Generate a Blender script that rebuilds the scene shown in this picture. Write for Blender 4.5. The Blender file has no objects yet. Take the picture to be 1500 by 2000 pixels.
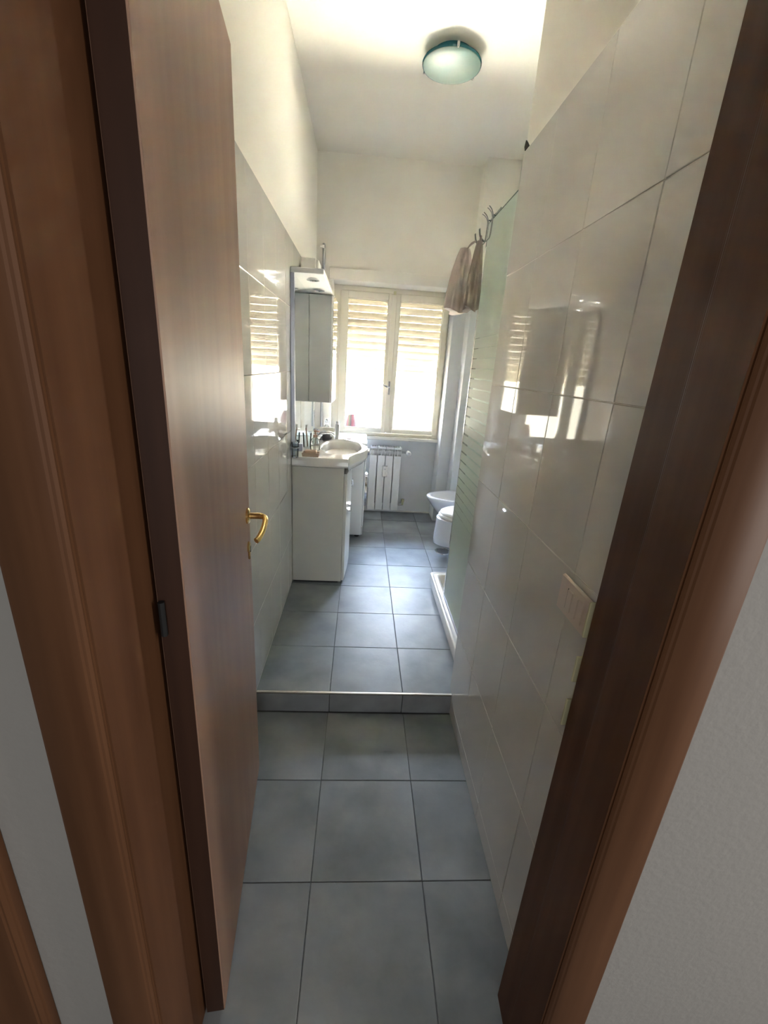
import bpy, bmesh, math, random
from mathutils import Vector, Matrix
random.seed(7)
D = bpy.data
scene = bpy.context.scene
COL = scene.collection

# ------------------------------------------------------------------ camera
f_px, pitch, roll, yaw, cam_h = 840.0, 0.3261, 0.0662, -0.0677, 1.4902
cy, sy = math.cos(yaw), math.sin(yaw)
fwd = Vector((-sy * math.cos(pitch), cy * math.cos(pitch), -math.sin(pitch)))
rgt = Vector((cy, sy, 0)); up = rgt.cross(fwd)
c, s = math.cos(roll), math.sin(roll)
r2 = c * rgt + s * up; u2 = -s * rgt + c * up
cam_d = D.cameras.new('camera'); cam = D.objects.new('camera', cam_d); COL.objects.link(cam)
cam_d.sensor_fit = 'HORIZONTAL'; cam_d.sensor_width = 36; cam_d.lens = f_px / 1500 * 36
cam_d.clip_start = 0.02
M = Matrix((r2, u2, -fwd)).transposed().to_4x4(); M.translation = Vector((0, 0, cam_h))
cam.matrix_world = M
scene.camera = cam

# ------------------------------------------------------------------ world, sun, added hall fill, exposure
w = D.worlds.new('sky'); scene.world = w; w.use_nodes = True
nt = w.node_tree; nt.nodes.clear()
tc = nt.nodes.new('ShaderNodeTexCoord'); sp = nt.nodes.new('ShaderNodeSeparateXYZ')
rp = nt.nodes.new('ShaderNodeValToRGB'); bg = nt.nodes.new('ShaderNodeBackground'); wo = nt.nodes.new('ShaderNodeOutputWorld')
nt.links.new(tc.outputs['Generated'], sp.inputs[0]); nt.links.new(sp.outputs['Z'], rp.inputs[0])
rp.color_ramp.elements[0].position = 0.0; rp.color_ramp.elements[0].color = (0.98, 0.97, 0.93, 1)
rp.color_ramp.elements[1].position = 0.8; rp.color_ramp.elements[1].color = (0.45, 0.64, 1.0, 1)
nt.links.new(rp.outputs[0], bg.inputs['Color']); nt.links.new(bg.outputs[0], wo.inputs['Surface'])
bg.inputs['Strength'].default_value = 4.2

sd = D.lights.new('sun', 'SUN'); sd.energy = 44.0; sd.angle = 0.009; sd.color = (1.0, 0.95, 0.87)
so = D.objects.new('sun', sd); COL.objects.link(so)
so.rotation_euler = Vector((0.60, 0.03, -0.80)).to_track_quat('-Z', 'Y').to_euler()

pd = D.lights.new('window_portal', 'AREA'); pd.shape = 'RECTANGLE'; pd.size = 1.0; pd.size_y = 1.24
pd.cycles.is_portal = True
po = D.objects.new('window_portal', pd); COL.objects.link(po)
po.location = (0.235, 4.30, 1.48); po.rotation_euler = (math.radians(-90), 0, 0)

hd = D.lights.new('hall_side_fill', 'AREA'); hd.shape = 'RECTANGLE'; hd.size = 0.7; hd.size_y = 2.0
hd.energy = 1.7; hd.color = (1.0, 0.95, 0.9)
ho = D.objects.new('hall_side_fill', hd); COL.objects.link(ho)
ho.location = (2.5, -0.12, 1.45); ho.rotation_euler = Vector((-2.8, 0.6, -0.1)).to_track_quat('-Z', 'Y').to_euler()   # unseen fill added right of the camera, lifts the left door reveal

hd2 = D.lights.new('hall_back_fill', 'AREA'); hd2.shape = 'RECTANGLE'; hd2.size = 0.9; hd2.size_y = 1.8
hd2.energy = 0.85; hd2.color = (0.96, 0.98, 1.0)
ho2 = D.objects.new('hall_back_fill', hd2); COL.objects.link(ho2)
ho2.location = (0.1, -2.2, 1.3); ho2.rotation_euler = (math.radians(90), 0, 0)          # unseen frontal fill added behind the camera for riser and near floor

vs = scene.view_settings
vs.view_transform = 'Standard'; vs.look = 'None'; vs.gamma = 1.0; vs.use_curve_mapping = False
vs.exposure = 4.42
scene.cycles.max_bounces = 14; scene.cycles.diffuse_bounces = 8; scene.cycles.glossy_bounces = 6
scene.cycles.transparent_max_bounces = 16; scene.cycles.sample_clamp_indirect = 0.0

# ------------------------------------------------------------------ materials
def mat(name, col, rough=0.5, metal=0.0, nscale=0, namt=0.0, bscale=0, bstr=0.0, bdist=0.01, coat=0.0, spec=0.5, col2=None, detail=4, perobj=0.0, trans=0.0, sss=0):
    m = D.materials.new(name); m.use_nodes = True
    n = m.node_tree; b = n.nodes['Principled BSDF']
    b.inputs['Base Color'].default_value = (*col, 1); b.inputs['Roughness'].default_value = rough
    b.inputs['Metallic'].default_value = metal; b.inputs['Coat Weight'].default_value = coat
    b.inputs['Specular IOR Level'].default_value = spec; b.inputs['Transmission Weight'].default_value = trans
    geo = n.nodes.new('ShaderNodeNewGeometry')
    vec = geo.outputs['Position']
    if perobj:
        oi = n.nodes.new('ShaderNodeObjectInfo'); mu = n.nodes.new('ShaderNodeMath'); mu.operation = 'MULTIPLY'
        mu.inputs[1].default_value = 40; n.links.new(oi.outputs['Random'], mu.inputs[0])
        ad = n.nodes.new('ShaderNodeVectorMath'); ad.operation = 'ADD'
        n.links.new(vec, ad.inputs[0]); n.links.new(mu.outputs[0], ad.inputs[1]); vec = ad.outputs[0]
    if namt or col2:
        t = n.nodes.new('ShaderNodeTexNoise'); t.inputs['Scale'].default_value = nscale; t.inputs['Detail'].default_value = detail
        n.links.new(vec, t.inputs['Vector'])
        r = n.nodes.new('ShaderNodeValToRGB'); r.color_ramp.elements[0].position = 0.3; r.color_ramp.elements[1].position = 0.7
        a = col2 or tuple(x * (1 - namt) for x in col); bb = col if col2 else tuple(min(1, x * (1 + namt)) for x in col)
        r.color_ramp.elements[0].color = (*a, 1); r.color_ramp.elements[1].color = (*bb, 1)
        n.links.new(t.outputs['Fac'], r.inputs[0]); n.links.new(r.outputs[0], b.inputs['Base Color'])
    if bstr:
        t = n.nodes.new('ShaderNodeTexNoise'); t.inputs['Scale'].default_value = bscale; t.inputs['Detail'].default_value = 2
        n.links.new(vec, t.inputs['Vector'])
        bu = n.nodes.new('ShaderNodeBump'); bu.inputs['Strength'].default_value = bstr; bu.inputs['Distance'].default_value = bdist
        n.links.new(t.outputs['Fac'], bu.inputs['Height']); n.links.new(bu.outputs[0], b.inputs['Normal'])
    return m

def wood(name, c1, c2, rough, sx=30, sz=1.5, spec=0.5):
    m = D.materials.new(name); m.use_nodes = True; n = m.node_tree; b = n.nodes['Principled BSDF']
    geo = n.nodes.new('ShaderNodeNewGeometry'); mp = n.nodes.new('ShaderNodeMapping')
    mp.inputs['Scale'].default_value = (sx, sx, sz)
    t = n.nodes.new('ShaderNodeTexNoise'); t.inputs['Scale'].default_value = 1.0; t.inputs['Detail'].default_value = 6
    r = n.nodes.new('ShaderNodeValToRGB'); r.color_ramp.elements[0].position = 0.3; r.color_ramp.elements[1].position = 0.7
    r.color_ramp.elements[0].color = (*c1, 1); r.color_ramp.elements[1].color = (*c2, 1)
    n.links.new(geo.outputs['Position'], mp.inputs[0]); n.links.new(mp.outputs[0], t.inputs['Vector'])
    n.links.new(t.outputs['Fac'], r.inputs[0]); n.links.new(r.outputs[0], b.inputs['Base Color'])
    b.inputs['Roughness'].default_value = rough; b.inputs['Specular IOR Level'].default_value = spec
    return m

def pane_mat(name, tint=(1, 1, 1)):
    m = D.materials.new(name); m.use_nodes = True; n = m.node_tree; n.nodes.clear()
    o = n.nodes.new('ShaderNodeOutputMaterial'); mx = n.nodes.new('ShaderNodeMixShader')
    fr = n.nodes.new('ShaderNodeFresnel'); fr.inputs[0].default_value = 1.3
    tr = n.nodes.new('ShaderNodeBsdfTransparent'); tr.inputs[0].default_value = (*tint, 1)
    gl = n.nodes.new('ShaderNodeBsdfGlossy'); gl.inputs['Roughness'].default_value = 0.02
    n.links.new(fr.outputs[0], mx.inputs[0]); n.links.new(tr.outputs[0], mx.inputs[1]); n.links.new(gl.outputs[0], mx.inputs[2])
    n.links.new(mx.outputs[0], o.inputs[0])
    return m

def satin_glass(name):
    # satin-etched greenish shower glass with clear-cut horizontal lines printed in a band
    m = D.materials.new(name); m.use_nodes = True; n = m.node_tree; n.nodes.clear(); L = n.links
    o = n.nodes.new('ShaderNodeOutputMaterial')
    df = n.nodes.new('ShaderNodeBsdfDiffuse'); df.inputs[0].default_value = (0.64, 0.67, 0.60, 1)
    tl = n.nodes.new('ShaderNodeBsdfTranslucent'); tl.inputs[0].default_value = (0.72, 0.77, 0.70, 1)
    tr = n.nodes.new('ShaderNodeBsdfTransparent'); tr.inputs[0].default_value = (0.80, 0.92, 0.85, 1)
    gl = n.nodes.new('ShaderNodeBsdfGlossy'); gl.inputs['Roughness'].default_value = 0.28
    fr = n.nodes.new('ShaderNodeFresnel'); fr.inputs[0].default_value = 1.08
    m1 = n.nodes.new('ShaderNodeMixShader'); m1.inputs[0].default_value = 0.5
    m2 = n.nodes.new('ShaderNodeMixShader'); m3 = n.nodes.new('ShaderNodeMixShader')
    L.new(df.outputs[0], m1.inputs[1]); L.new(tl.outputs[0], m1.inputs[2])
    geo = n.nodes.new('ShaderNodeNewGeometry'); sx = n.nodes.new('ShaderNodeSeparateXYZ'); L.new(geo.outputs['Position'], sx.inputs[0])
    def math_(op, a, b=None):
        q = n.nodes.new('ShaderNodeMath'); q.operation = op
        for i, v in enumerate((a, b)):
            if v is None: continue
            if isinstance(v, (int, float)): q.inputs[i].default_value = v
            else: L.new(v, q.inputs[i])
        return q.outputs[0]
    ph = math_('FRACT', math_('DIVIDE', sx.outputs['Z'], 0.047))
    # line width is largest mid-height and dies out to the ends of the band
    dz = math_('ABSOLUTE', math_('SUBTRACT', sx.outputs['Z'], 1.2))
    wid = math_('MAXIMUM', math_('SUBTRACT', 0.22, math_('MULTIPLY', dz, 0.40)), 0.0)
    band = math_('LESS_THAN', dz, 0.45)
    ln = math_('MULTIPLY', math_('LESS_THAN', ph, wid), band)
    fac = math_('ADD', math_('MULTIPLY', ln, 0.62), 0.16)
    L.new(fac, m2.inputs[0]); L.new(m1.outputs[0], m2.inputs[1]); L.new(tr.outputs[0], m2.inputs[2])
    L.new(fr.outputs[0], m3.inputs[0]); L.new(m2.outputs[0], m3.inputs[1]); L.new(gl.outputs[0], m3.inputs[2])
    L.new(m3.outputs[0], o.inputs[0])
    return m

def translucent(name, col, fac=0.5):
    m = D.materials.new(name); m.use_nodes = True; n = m.node_tree; n.nodes.clear(); L = n.links
    o = n.nodes.new('ShaderNodeOutputMaterial'); mx = n.nodes.new('ShaderNodeMixShader'); mx.inputs[0].default_value = fac
    df = n.nodes.new('ShaderNodeBsdfDiffuse'); df.inputs[0].default_value = (*col, 1)
    tl = n.nodes.new('ShaderNodeBsdfTranslucent'); tl.inputs[0].default_value = (*col, 1)
    L.new(df.outputs[0], mx.inputs[1]); L.new(tl.outputs[0], mx.inputs[2]); L.new(mx.outputs[0], o.inputs[0])
    return m

def striped(name, cols, period):
    m = D.materials.new(name); m.use_nodes = True; n = m.node_tree; b = n.nodes['Principled BSDF']
    geo = n.nodes.new('ShaderNodeNewGeometry'); sx = n.nodes.new('ShaderNodeSeparateXYZ'); n.links.new(geo.outputs['Position'], sx.inputs[0])
    q = n.nodes.new('ShaderNodeMath'); q.operation = 'DIVIDE'; q.inputs[1].default_value = period; n.links.new(sx.outputs['X'], q.inputs[0])
    fr = n.nodes.new('ShaderNodeMath'); fr.operation = 'FRACT'; n.links.new(q.outputs[0], fr.inputs[0])
    r = n.nodes.new('ShaderNodeValToRGB'); r.color_ramp.interpolation = 'CONSTANT'
    while len(r.color_ramp.elements) < len(cols): r.color_ramp.elements.new(0.5)
    for i, cc in enumerate(cols):
        r.color_ramp.elements[i].position = i / len(cols); r.color_ramp.elements[i].color = (*cc, 1)
    n.links.new(fr.outputs[0], r.inputs[0]); n.links.new(r.outputs[0], b.inputs['Base Color']); b.inputs['Roughness'].default_value = 0.9
    return m

P = {}
P['plaster'] = mat('plaster', (0.80, 0.775, 0.70), 0.9, bscale=60, bstr=0.15, bdist=0.004, nscale=2.0, namt=0.02)
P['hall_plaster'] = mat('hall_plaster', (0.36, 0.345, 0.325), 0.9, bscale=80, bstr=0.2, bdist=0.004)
P['niche'] = mat('niche', (0.60, 0.62, 0.63), 0.35, bscale=8, bstr=0.04, nscale=6, namt=0.05)
P['wtile'] = mat('wall_tile', (0.66, 0.645, 0.60), 0.035, bscale=2.2, bstr=0.06, bdist=0.02, perobj=1, nscale=3, namt=0.012)
P['grout'] = mat('grout', (0.72, 0.71, 0.68), 0.8)
P['ftile'] = mat('floor_tile', (0.31, 0.325, 0.335), 0.40, spec=0.4, nscale=4.0, col2=(0.155, 0.168, 0.175), detail=7, bscale=45, bstr=0.12, bdist=0.003, perobj=1)
P['fgrout'] = mat('floor_grout', (0.11, 0.115, 0.12), 0.85)
P['riser'] = mat('riser_tile', (0.25, 0.265, 0.275), 0.4, nscale=7, namt=0.25, perobj=1)
P['steel_trim'] = mat('steel_trim', (0.75, 0.72, 0.66), 0.3, 1.0)
P['frame_wood'] = wood('frame_wood', (0.098, 0.042, 0.019), (0.142, 0.064, 0.030), 0.5, spec=0.15)
P['dark_wood'] = wood('dark_edge_wood', (0.040, 0.017, 0.010), (0.060, 0.026, 0.015), 0.5, spec=0.25)
P['door_wood'] = wood('door_wood', (0.36, 0.215, 0.150), (0.43, 0.265, 0.185), 0.44, 18, 1.0, 0.3)
P['brass'] = mat('brass', (0.80, 0.56, 0.22), 0.16, 1.0)
P['dull_brass'] = mat('dull_brass', (0.60, 0.58, 0.36), 0.45, 0.35)
P['dark'] = mat('dark', (0.012, 0.012, 0.012), 0.7)
P['black_gap'] = mat('black_gap', (0.02, 0.018, 0.014), 0.95)
P['winwood'] = mat('window_paint', (0.70, 0.66, 0.56), 0.4, bscale=30, bstr=0.05, nscale=5, namt=0.03)
P['marble'] = mat('sill_marble', (0.70, 0.68, 0.62), 0.25, nscale=12, namt=0.06)
P['pane'] = pane_mat('pane_glass')
P['slat'] = translucent('shutter_slat', (0.43, 0.39, 0.31), 0.002)
P['white'] = mat('white_lacquer', (0.74, 0.735, 0.71), 0.28)
P['cab_side'] = mat('cabinet_side', (0.66, 0.65, 0.60), 0.4)
P['cab_shaded'] = mat('cabinet_shade_grey', (0.50, 0.51, 0.49), 0.35)  # backlit shade of the wall cabinet put into its base colour
P['ceramic'] = mat('ceramic', (0.80, 0.79, 0.76), 0.08, coat=0.4)
P['lavender'] = mat('sanitary_ceramic', (0.78, 0.78, 0.80), 0.08, coat=0.4)
P['enamel'] = mat('white_enamel', (0.76, 0.77, 0.77), 0.22)
P['acrylic'] = mat('tray_acrylic', (0.74, 0.72, 0.68), 0.2)
P['mirror'] = mat('mirror_silver', (0.86, 0.89, 0.87), 0.005, 1.0)
P['alu'] = mat('aluminium', (0.45, 0.47, 0.52), 0.35, 0.9)
P['chrome'] = mat('chrome', (0.85, 0.86, 0.88), 0.07, 1.0)
P['wire'] = mat('dark_chrome', (0.34, 0.35, 0.36), 0.25, 1.0)
P['lampglass'] = mat('lamp_glass', (0.17, 0.275, 0.245), 0.42, nscale=9, col2=(0.22, 0.29, 0.235))
P['lamprim'] = mat('lamp_rim', (0.02, 0.13, 0.155), 0.25, coat=0.3)
P['towel_l'] = mat('towel_mauve', (0.50, 0.43, 0.39), 0.95, bscale=220, bstr=0.4, bdist=0.004)
P['towel_d'] = mat('towel_taupe', (0.31, 0.255, 0.225), 0.95, bscale=220, bstr=0.4, bdist=0.004)
P['satin'] = satin_glass('satin_glass')
P['plastic'] = mat('switch_plastic', (0.66, 0.57, 0.50), 0.35)
P['soap'] = mat('soap', (0.70, 0.50, 0.36), 0.45)
P['soapdish'] = mat('soap_dish', (0.55, 0.42, 0.32), 0.35)
P['clear'] = pane_mat('clear_plastic', (0.93, 0.95, 0.95))
P['amber'] = mat('pump_plastic', (0.42, 0.27, 0.20), 0.3)
P['liquid'] = mat('soap_liquid', (0.78, 0.76, 0.70), 0.2, trans=0.5)
P['brush'] = mat('brush_black', (0.045, 0.04, 0.04), 0.4)
P['card'] = mat('white_card', (0.74, 0.72, 0.65), 0.6)
P['pipe'] = mat('grey_pipe', (0.42, 0.43, 0.43), 0.4, 0.5)
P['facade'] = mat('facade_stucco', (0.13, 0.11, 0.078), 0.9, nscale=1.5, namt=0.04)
P['balcony'] = mat('balcony_render', (0.72, 0.68, 0.60), 0.9)
P['street'] = mat('street', (0.16, 0.155, 0.15), 0.9, nscale=0.3, namt=0.2)
P['cushion'] = striped('cloth_stripes', [(0.060, 0.006, 0.014), (0.05, 0.014, 0.02), (0.018, 0.012, 0.016), (0.055, 0.014, 0.02), (0.03, 0.034, 0.018), (0.016, 0.011, 0.014)], 0.085)

# ------------------------------------------------------------------ mesh helpers
def NB(): return bmesh.new()
def box(bm, x0, x1, y0, y1, z0, z1, bev=0.0, seg=1):
    vs_ = [bm.verts.new((x, y, z)) for x in (x0, x1) for y in (y0, y1) for z in (z0, z1)]
    F = [(0, 1, 3, 2), (4, 6, 7, 5), (0, 4, 5, 1), (2, 3, 7, 6), (0, 2, 6, 4), (1, 5, 7, 3)]
    fs = [bm.faces.new([vs_[i] for i in q]) for q in F]
    if bev:
        es = set(e for f_ in fs for e in f_.edges)
        bmesh.ops.bevel(bm, geom=list(es), offset=bev, segments=seg, affect='EDGES', profile=0.5)
def loft(bm, rings, cap0=True, cap1=True, closed=True):
    R = [[bm.verts.new(p) for p in ring] for ring in rings]
    n = len(R[0])
    for a, b in zip(R, R[1:]):
        for i in range(n if closed else n - 1):
            j = (i + 1) % n
            bm.faces.new((a[i], a[j], b[j], b[i]))
    if cap0: bm.faces.new(list(reversed(R[0])))
    if cap1: bm.faces.new(R[-1])
def lathe(bm, prof, cx=0, cy_=0, cz=0, seg=24, ax='z', cap0=True, cap1=True):
    rings = []
    for r, h in prof:
        ring = []
        for i in range(seg):
            a = 2 * math.pi * i / seg
            u, v = r * math.cos(a), r * math.sin(a)
            ring.append({'z': (cx + u, cy_ + v, cz + h), 'x': (cx + h, cy_ + u, cz + v), 'y': (cx + v, cy_ + h, cz + u)}[ax])
        rings.append(ring)
    loft(bm, rings, cap0, cap1)
def tube(bm, pts, r, seg=8):
    pts = [Vector(p) for p in pts]; rings = []; ref = None
    for i, p in enumerate(pts):
        d = (pts[min(i + 1, len(pts) - 1)] - pts[max(i - 1, 0)]).normalized()
        if ref is None:
            ref = d.cross(Vector((0, 0, 1)))
            if ref.length < 0.1: ref = d.cross(Vector((0, 1, 0)))
        ref = (ref - d * ref.dot(d)).normalized(); b = d.cross(ref)
        rr = r[i] if isinstance(r, (list, tuple)) else r
        rings.append([p + rr * (math.cos(2 * math.pi * k / seg) * ref + math.sin(2 * math.pi * k / seg) * b) for k in range(seg)])
    loft(bm, rings)
def smooth_pts(pts, n=6):
    P_ = [Vector(p) for p in pts]; out = []
    for i in range(len(P_) - 1):
        p0, p1, p2, p3 = P_[max(i - 1, 0)], P_[i], P_[i + 1], P_[min(i + 2, len(P_) - 1)]
        for k in range(n):
            t = k / n
            out.append(0.5 * ((2 * p1) + (p2 - p0) * t + (2 * p0 - 5 * p1 + 4 * p2 - p3) * t * t + (3 * p1 - p0 - 3 * p2 + p3) * t ** 3))
    out.append(P_[-1]); return out
def obj(name, bm, m, parent=None, smooth=False, angle=None):
    me = D.meshes.new(name)
    bmesh.ops.recalc_face_normals(bm, faces=bm.faces[:])
    bm.to_mesh(me); bm.free()
    me.materials.append(P[m] if isinstance(m, str) else m)
    if smooth:
        for p in me.polygons: p.use_smooth = True
        me.set_sharp_from_angle(angle=math.radians(angle or 40))
    o = D.objects.new(name, me); COL.objects.link(o)
    if parent: o.parent = parent
    return o
def inst(name, me, loc, parent=None):
    o = D.objects.new(name, me); COL.objects.link(o); o.location = loc
    if parent: o.parent = parent
    return o
def thing(name, label, cat, loc=(0, 0, 0), group=None, kind=None):
    o = D.objects.new(name, None); COL.objects.link(o); o.location = loc; o.empty_display_size = 0.05
    return tag(o, label, cat, group, kind)
def tag(o, label=None, cat=None, group=None, kind=None):
    if label: o['label'] = label
    if cat: o['category'] = cat
    if group: o['group'] = group
    if kind: o['kind'] = kind
    return o
def part(name, m, parent, build, smooth=False, angle=None):
    """part in world coordinates: parent's location is taken off"""
    bm = NB(); build(bm)
    L = parent.location if parent else Vector()
    p = parent
    tot = Vector()
    while p: tot += p.location; p = p.parent
    bmesh.ops.translate(bm, verts=bm.verts[:], vec=-tot)
    return obj(name, bm, m, parent, smooth, angle)
def B(*a, **k): return lambda bm: box(bm, *a, **k)

S = 0.1024                                     # height of the raised bathroom floor
XL, XR = -0.403, 0.467                         # tile faces of the narrow entrance
YS = 1.563                                     # step
CE = 2.97

# ------------------------------------------------------------------ floor
def fl(bm):
    box(bm, -1.4, 2.7, -2.3, YS + 0.006, -0.12, -0.004)
    box(bm, -0.46, 1.25, YS + 0.006, 4.26, -0.12, S - 0.004)
floor = obj('floor', NB(), 'fgrout')
bm = NB(); fl(bm); floor.data.clear_geometry(); bm.to_mesh(floor.data); bm.free()
tag(floor, 'cloudy grey ceramic tile floor, one step up into the bathroom', 'floor', kind='structure')
tile_cache = {}
def tile_mesh(key, sx, sy, sz, m, bev):
    k = (key, round(sx, 4), round(sy, 4), round(sz, 4))
    if k not in tile_cache:
        bm = NB(); box(bm, -sx / 2, sx / 2, -sy / 2, sy / 2, -sz / 2, sz / 2, bev)
        me = D.meshes.new(key); bmesh.ops.recalc_face_normals(bm, faces=bm.faces[:]); bm.to_mesh(me); bm.free(); me.materials.append(P[m]); tile_cache[k] = me
    return tile_cache[k]
def tile_grid_floor(xs, ys, ztop, m, g=0.0028):
    for x0, x1 in zip(xs, xs[1:]):
        for y0, y1 in zip(ys, ys[1:]):
            me = tile_mesh('floor_tile', x1 - x0 - g, y1 - y0 - g, 0.012, m, 0.0012)
            inst('floor_tile', me, ((x0 + x1) / 2, (y0 + y1) / 2, ztop - 0.006 + random.uniform(-0.0004, 0.0004)), floor)
xs = [-0.412, -0.088, 0.252, 0.475]
tile_grid_floor(xs, [0.203, 0.541, 0.879, 1.217, YS - 0.012], 0.0, 'ftile')
tile_grid_floor([-0.768, -0.428, -0.088, 0.252, 0.592, 0.932], [-0.473, -0.135, 0.203], 0.0, 'ftile')
tile_grid_floor([-0.412, -0.083, 0.244, 0.571, 0.898, 1.16], [YS + 0.004] + [YS + 0.327 * k for k in range(1, 8)] + [4.118], S, 'ftile')
for x0, x1 in ((-0.41, -0.083), (-0.083, 0.244), (0.244, 0.473)):
    inst('riser_tile', tile_mesh('riser_tile', x1 - x0 - 0.003, 0.012, S - 0.008, 'riser', 0.001), ((x0 + x1) / 2, YS, (S - 0.008) / 2 - 0.001), floor)
st = obj('trim_1', NB(), 'steel_trim'); bm = NB(); box(bm, -0.403, 0.467, YS - 0.0075, YS + 0.004, S - 0.006, S + 0.002, 0.0015); st.data.clear_geometry(); bm.to_mesh(st.data); bm.free()
tag(st, 'thin pale metal edge strip along the step', 'trim', kind='structure')

# ------------------------------------------------------------------ shell
def struct(name, build, m, label, cat='wall'):
    bm = NB(); build(bm); o = obj(name, bm, m); tag(o, label, cat, kind='structure'); return o
ceiling = struct('ceiling', B(-1.4, 2.7, -2.3, 4.3, CE, CE + 0.12), 'plaster', 'cream white plaster ceiling over bathroom and hall', 'ceiling')
wl = struct('wall_left', B(-0.52, XL - 0.002, 0.64, 4.26, -0.1, CE), 'plaster', 'long left wall, glossy pale tiles below and cream plaster above')
wr = struct('wall_right', B(XR + 0.002, 1.25, 0.64, 1.585, -0.1, CE), 'plaster', 'right entrance wall with tall glossy tiles mirroring the window')
def back(bm):
    box(bm, -0.46, -0.27, 3.9, 4.26, S - 0.1, CE)           # left of the niche
    box(bm, 0.745, 1.25, 3.9, 4.26, S - 0.1, CE)            # right of the niche
    box(bm, -0.27, 0.745, 3.9, 4.26, 2.125, CE)             # over the window
    box(bm, -0.30, 0.775, 3.878, 3.9, 2.125, 2.21, 0.003)   # raised band over the opening
    box(bm, 0.845, 1.25, 3.74, 3.9, S - 0.1, CE)            # pilaster in the right corner
wb = struct('wall_back', back, 'plaster', 'back wall with window niche, raised band and right corner pilaster')
part('niche_panel', 'niche', wb, B(-0.27, 0.745, 4.12, 4.26, S - 0.1, 0.835))
part('niche_cheek', 'niche', wb, B(0.738, 0.745, 3.9, 4.12, S - 0.004, 2.125))
part('wainscot', 'niche', wb, B(0.745, 0.845, 3.896, 3.9, S - 0.004, 2.12))
part('wainscot', 'niche', wb, B(0.841, 0.845, 3.736, 3.896, S - 0.004, 2.12))
part('wainscot', 'niche', wb, B(0.845, 1.15, 3.736, 3.74, S - 0.004, 2.12))
part('skirting', 'marble', wb, B(0.40, 0.738, 4.113, 4.12, S, S + 0.012))
wfr = struct('wall_far_right', B(1.15, 1.25, 1.585, 3.74, -0.1, CE), 'niche', 'right bathroom wall behind toilet, bidet and shower')
# tiles of the two entrance walls
def wall_tiles(wall, x, ys, zs, face):
    g = 0.0022
    for y0, y1 in zip(ys, ys[1:]):
        for z0, z1 in zip(zs, zs[1:]):
            me = tile_mesh('wall_tile', 0.007, y1 - y0 - g, z1 - z0 - g, 'wtile', 0.0009)
            o = inst('wall_tile', me, (x + face * 0.0035 + random.uniform(-.0003, .0003), (y0 + y1) / 2, (z0 + z1) / 2), wall)
            o.rotation_euler = (0, random.uniform(-.0012, .0012), random.uniform(-.002, .002))
wall_tiles(wl, XL, [0.66, 0.92, 1.17] + [1.42 + 0.25 * k for k in range(10)] + [3.895], [0.11 + .33 * k for k in range(7)], -1)
wall_tiles(wl, XL, [0.66, 0.92, 1.17, 1.42, 1.556], [0.0, 0.11], -1)
wall_tiles(wr, XR, [0.645, 0.80, 1.07, 1.34, 1.60], [0.0, 0.075, 0.41, 0.755, 1.10, 1.452, 1.80, 2.14], 1)
def gap(bm):
    pts = [(1.552, 2.142), (1.588, 2.143), (1.597, 2.156), (1.588, 2.170), (1.574, 2.160)]
    loft(bm, [[(0.4662, y, z) for y, z in pts], [(0.4745, y, z) for y, z in pts]])
o = part('chipped_gap', 'black_gap', wr, gap); tag(o, 'dark chip above the corner of the tiling')

# hall: front wall with the doorway, side walls
def front(bm):
    box(bm, -1.4, -0.32, 0.46, 0.64, -0.1, CE); box(bm, 0.43, 2.7, 0.46, 0.64, -0.1, CE); box(bm, -0.32, 0.43, 0.46, 0.64, 2.2, CE)
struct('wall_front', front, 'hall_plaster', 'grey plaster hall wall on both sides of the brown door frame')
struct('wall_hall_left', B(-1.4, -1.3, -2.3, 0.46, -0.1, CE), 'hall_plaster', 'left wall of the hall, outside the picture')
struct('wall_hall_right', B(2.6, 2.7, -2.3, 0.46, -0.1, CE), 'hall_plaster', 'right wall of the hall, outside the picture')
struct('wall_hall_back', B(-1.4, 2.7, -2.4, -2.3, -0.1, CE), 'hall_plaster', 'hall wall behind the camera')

# ------------------------------------------------------------------ door frame (trim_2) and door leaf
fr = thing('trim_2', 'brown wooden door frame around the bathroom doorway', 'door frame', (0.05, 0.54, 0), kind='structure')
def prism(pts, z0, z1):
    def f_(bm):
        loft(bm, [[(x, y, z0) for x, y in pts], [(x, y, z1) for x, y in pts]])
        bmesh.ops.bevel(bm, geom=[e for e in bm.edges if abs(e.verts[0].co.z - e.verts[1].co.z) > 0.5], offset=0.003, segments=2, affect='EDGES')
    return f_
part('jamb', 'frame_wood', fr, prism([(-0.301, 0.442), (-0.298, 0.535), (-0.308, 0.548), (-0.308, 0.642), (-0.335, 0.642), (-0.335, 0.442)], 0, 2.2), True, 30)
part('jamb', 'frame_wood', fr, prism([(0.392, 0.442), (0.399, 0.535), (0.408, 0.548), (0.412, 0.625), (0.470, 0.644), (0.470, 0.442)], 0, 2.2), True, 30)
part('head', 'frame_wood', fr, B(-0.335, 0.44, 0.442, 0.642, 2.16, 2.2))
def arch(x0, x1):
    m = 1 if x0 < 0 else -1
    xo, xi = (x0, x1) if x0 < 0 else (x1, x0)
    return prism([(xo, 0.462), (xo, 0.444), (xo + m * 0.012, 0.436), (xi - m * 0.022, 0.432), (xi - m * 0.006, 0.436), (xi, 0.444), (xi, 0.462)], 0, 2.27)
part('architrave', 'frame_wood', fr, arch(-0.386, -0.3035), True, 30)
part('architrave', 'frame_wood', fr, arch(0.394, 0.481), True, 30)
part('architrave', 'frame_wood', fr, B(-0.386, 0.481, 0.434, 0.462, 2.165, 2.27, bev=0.004))
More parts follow.
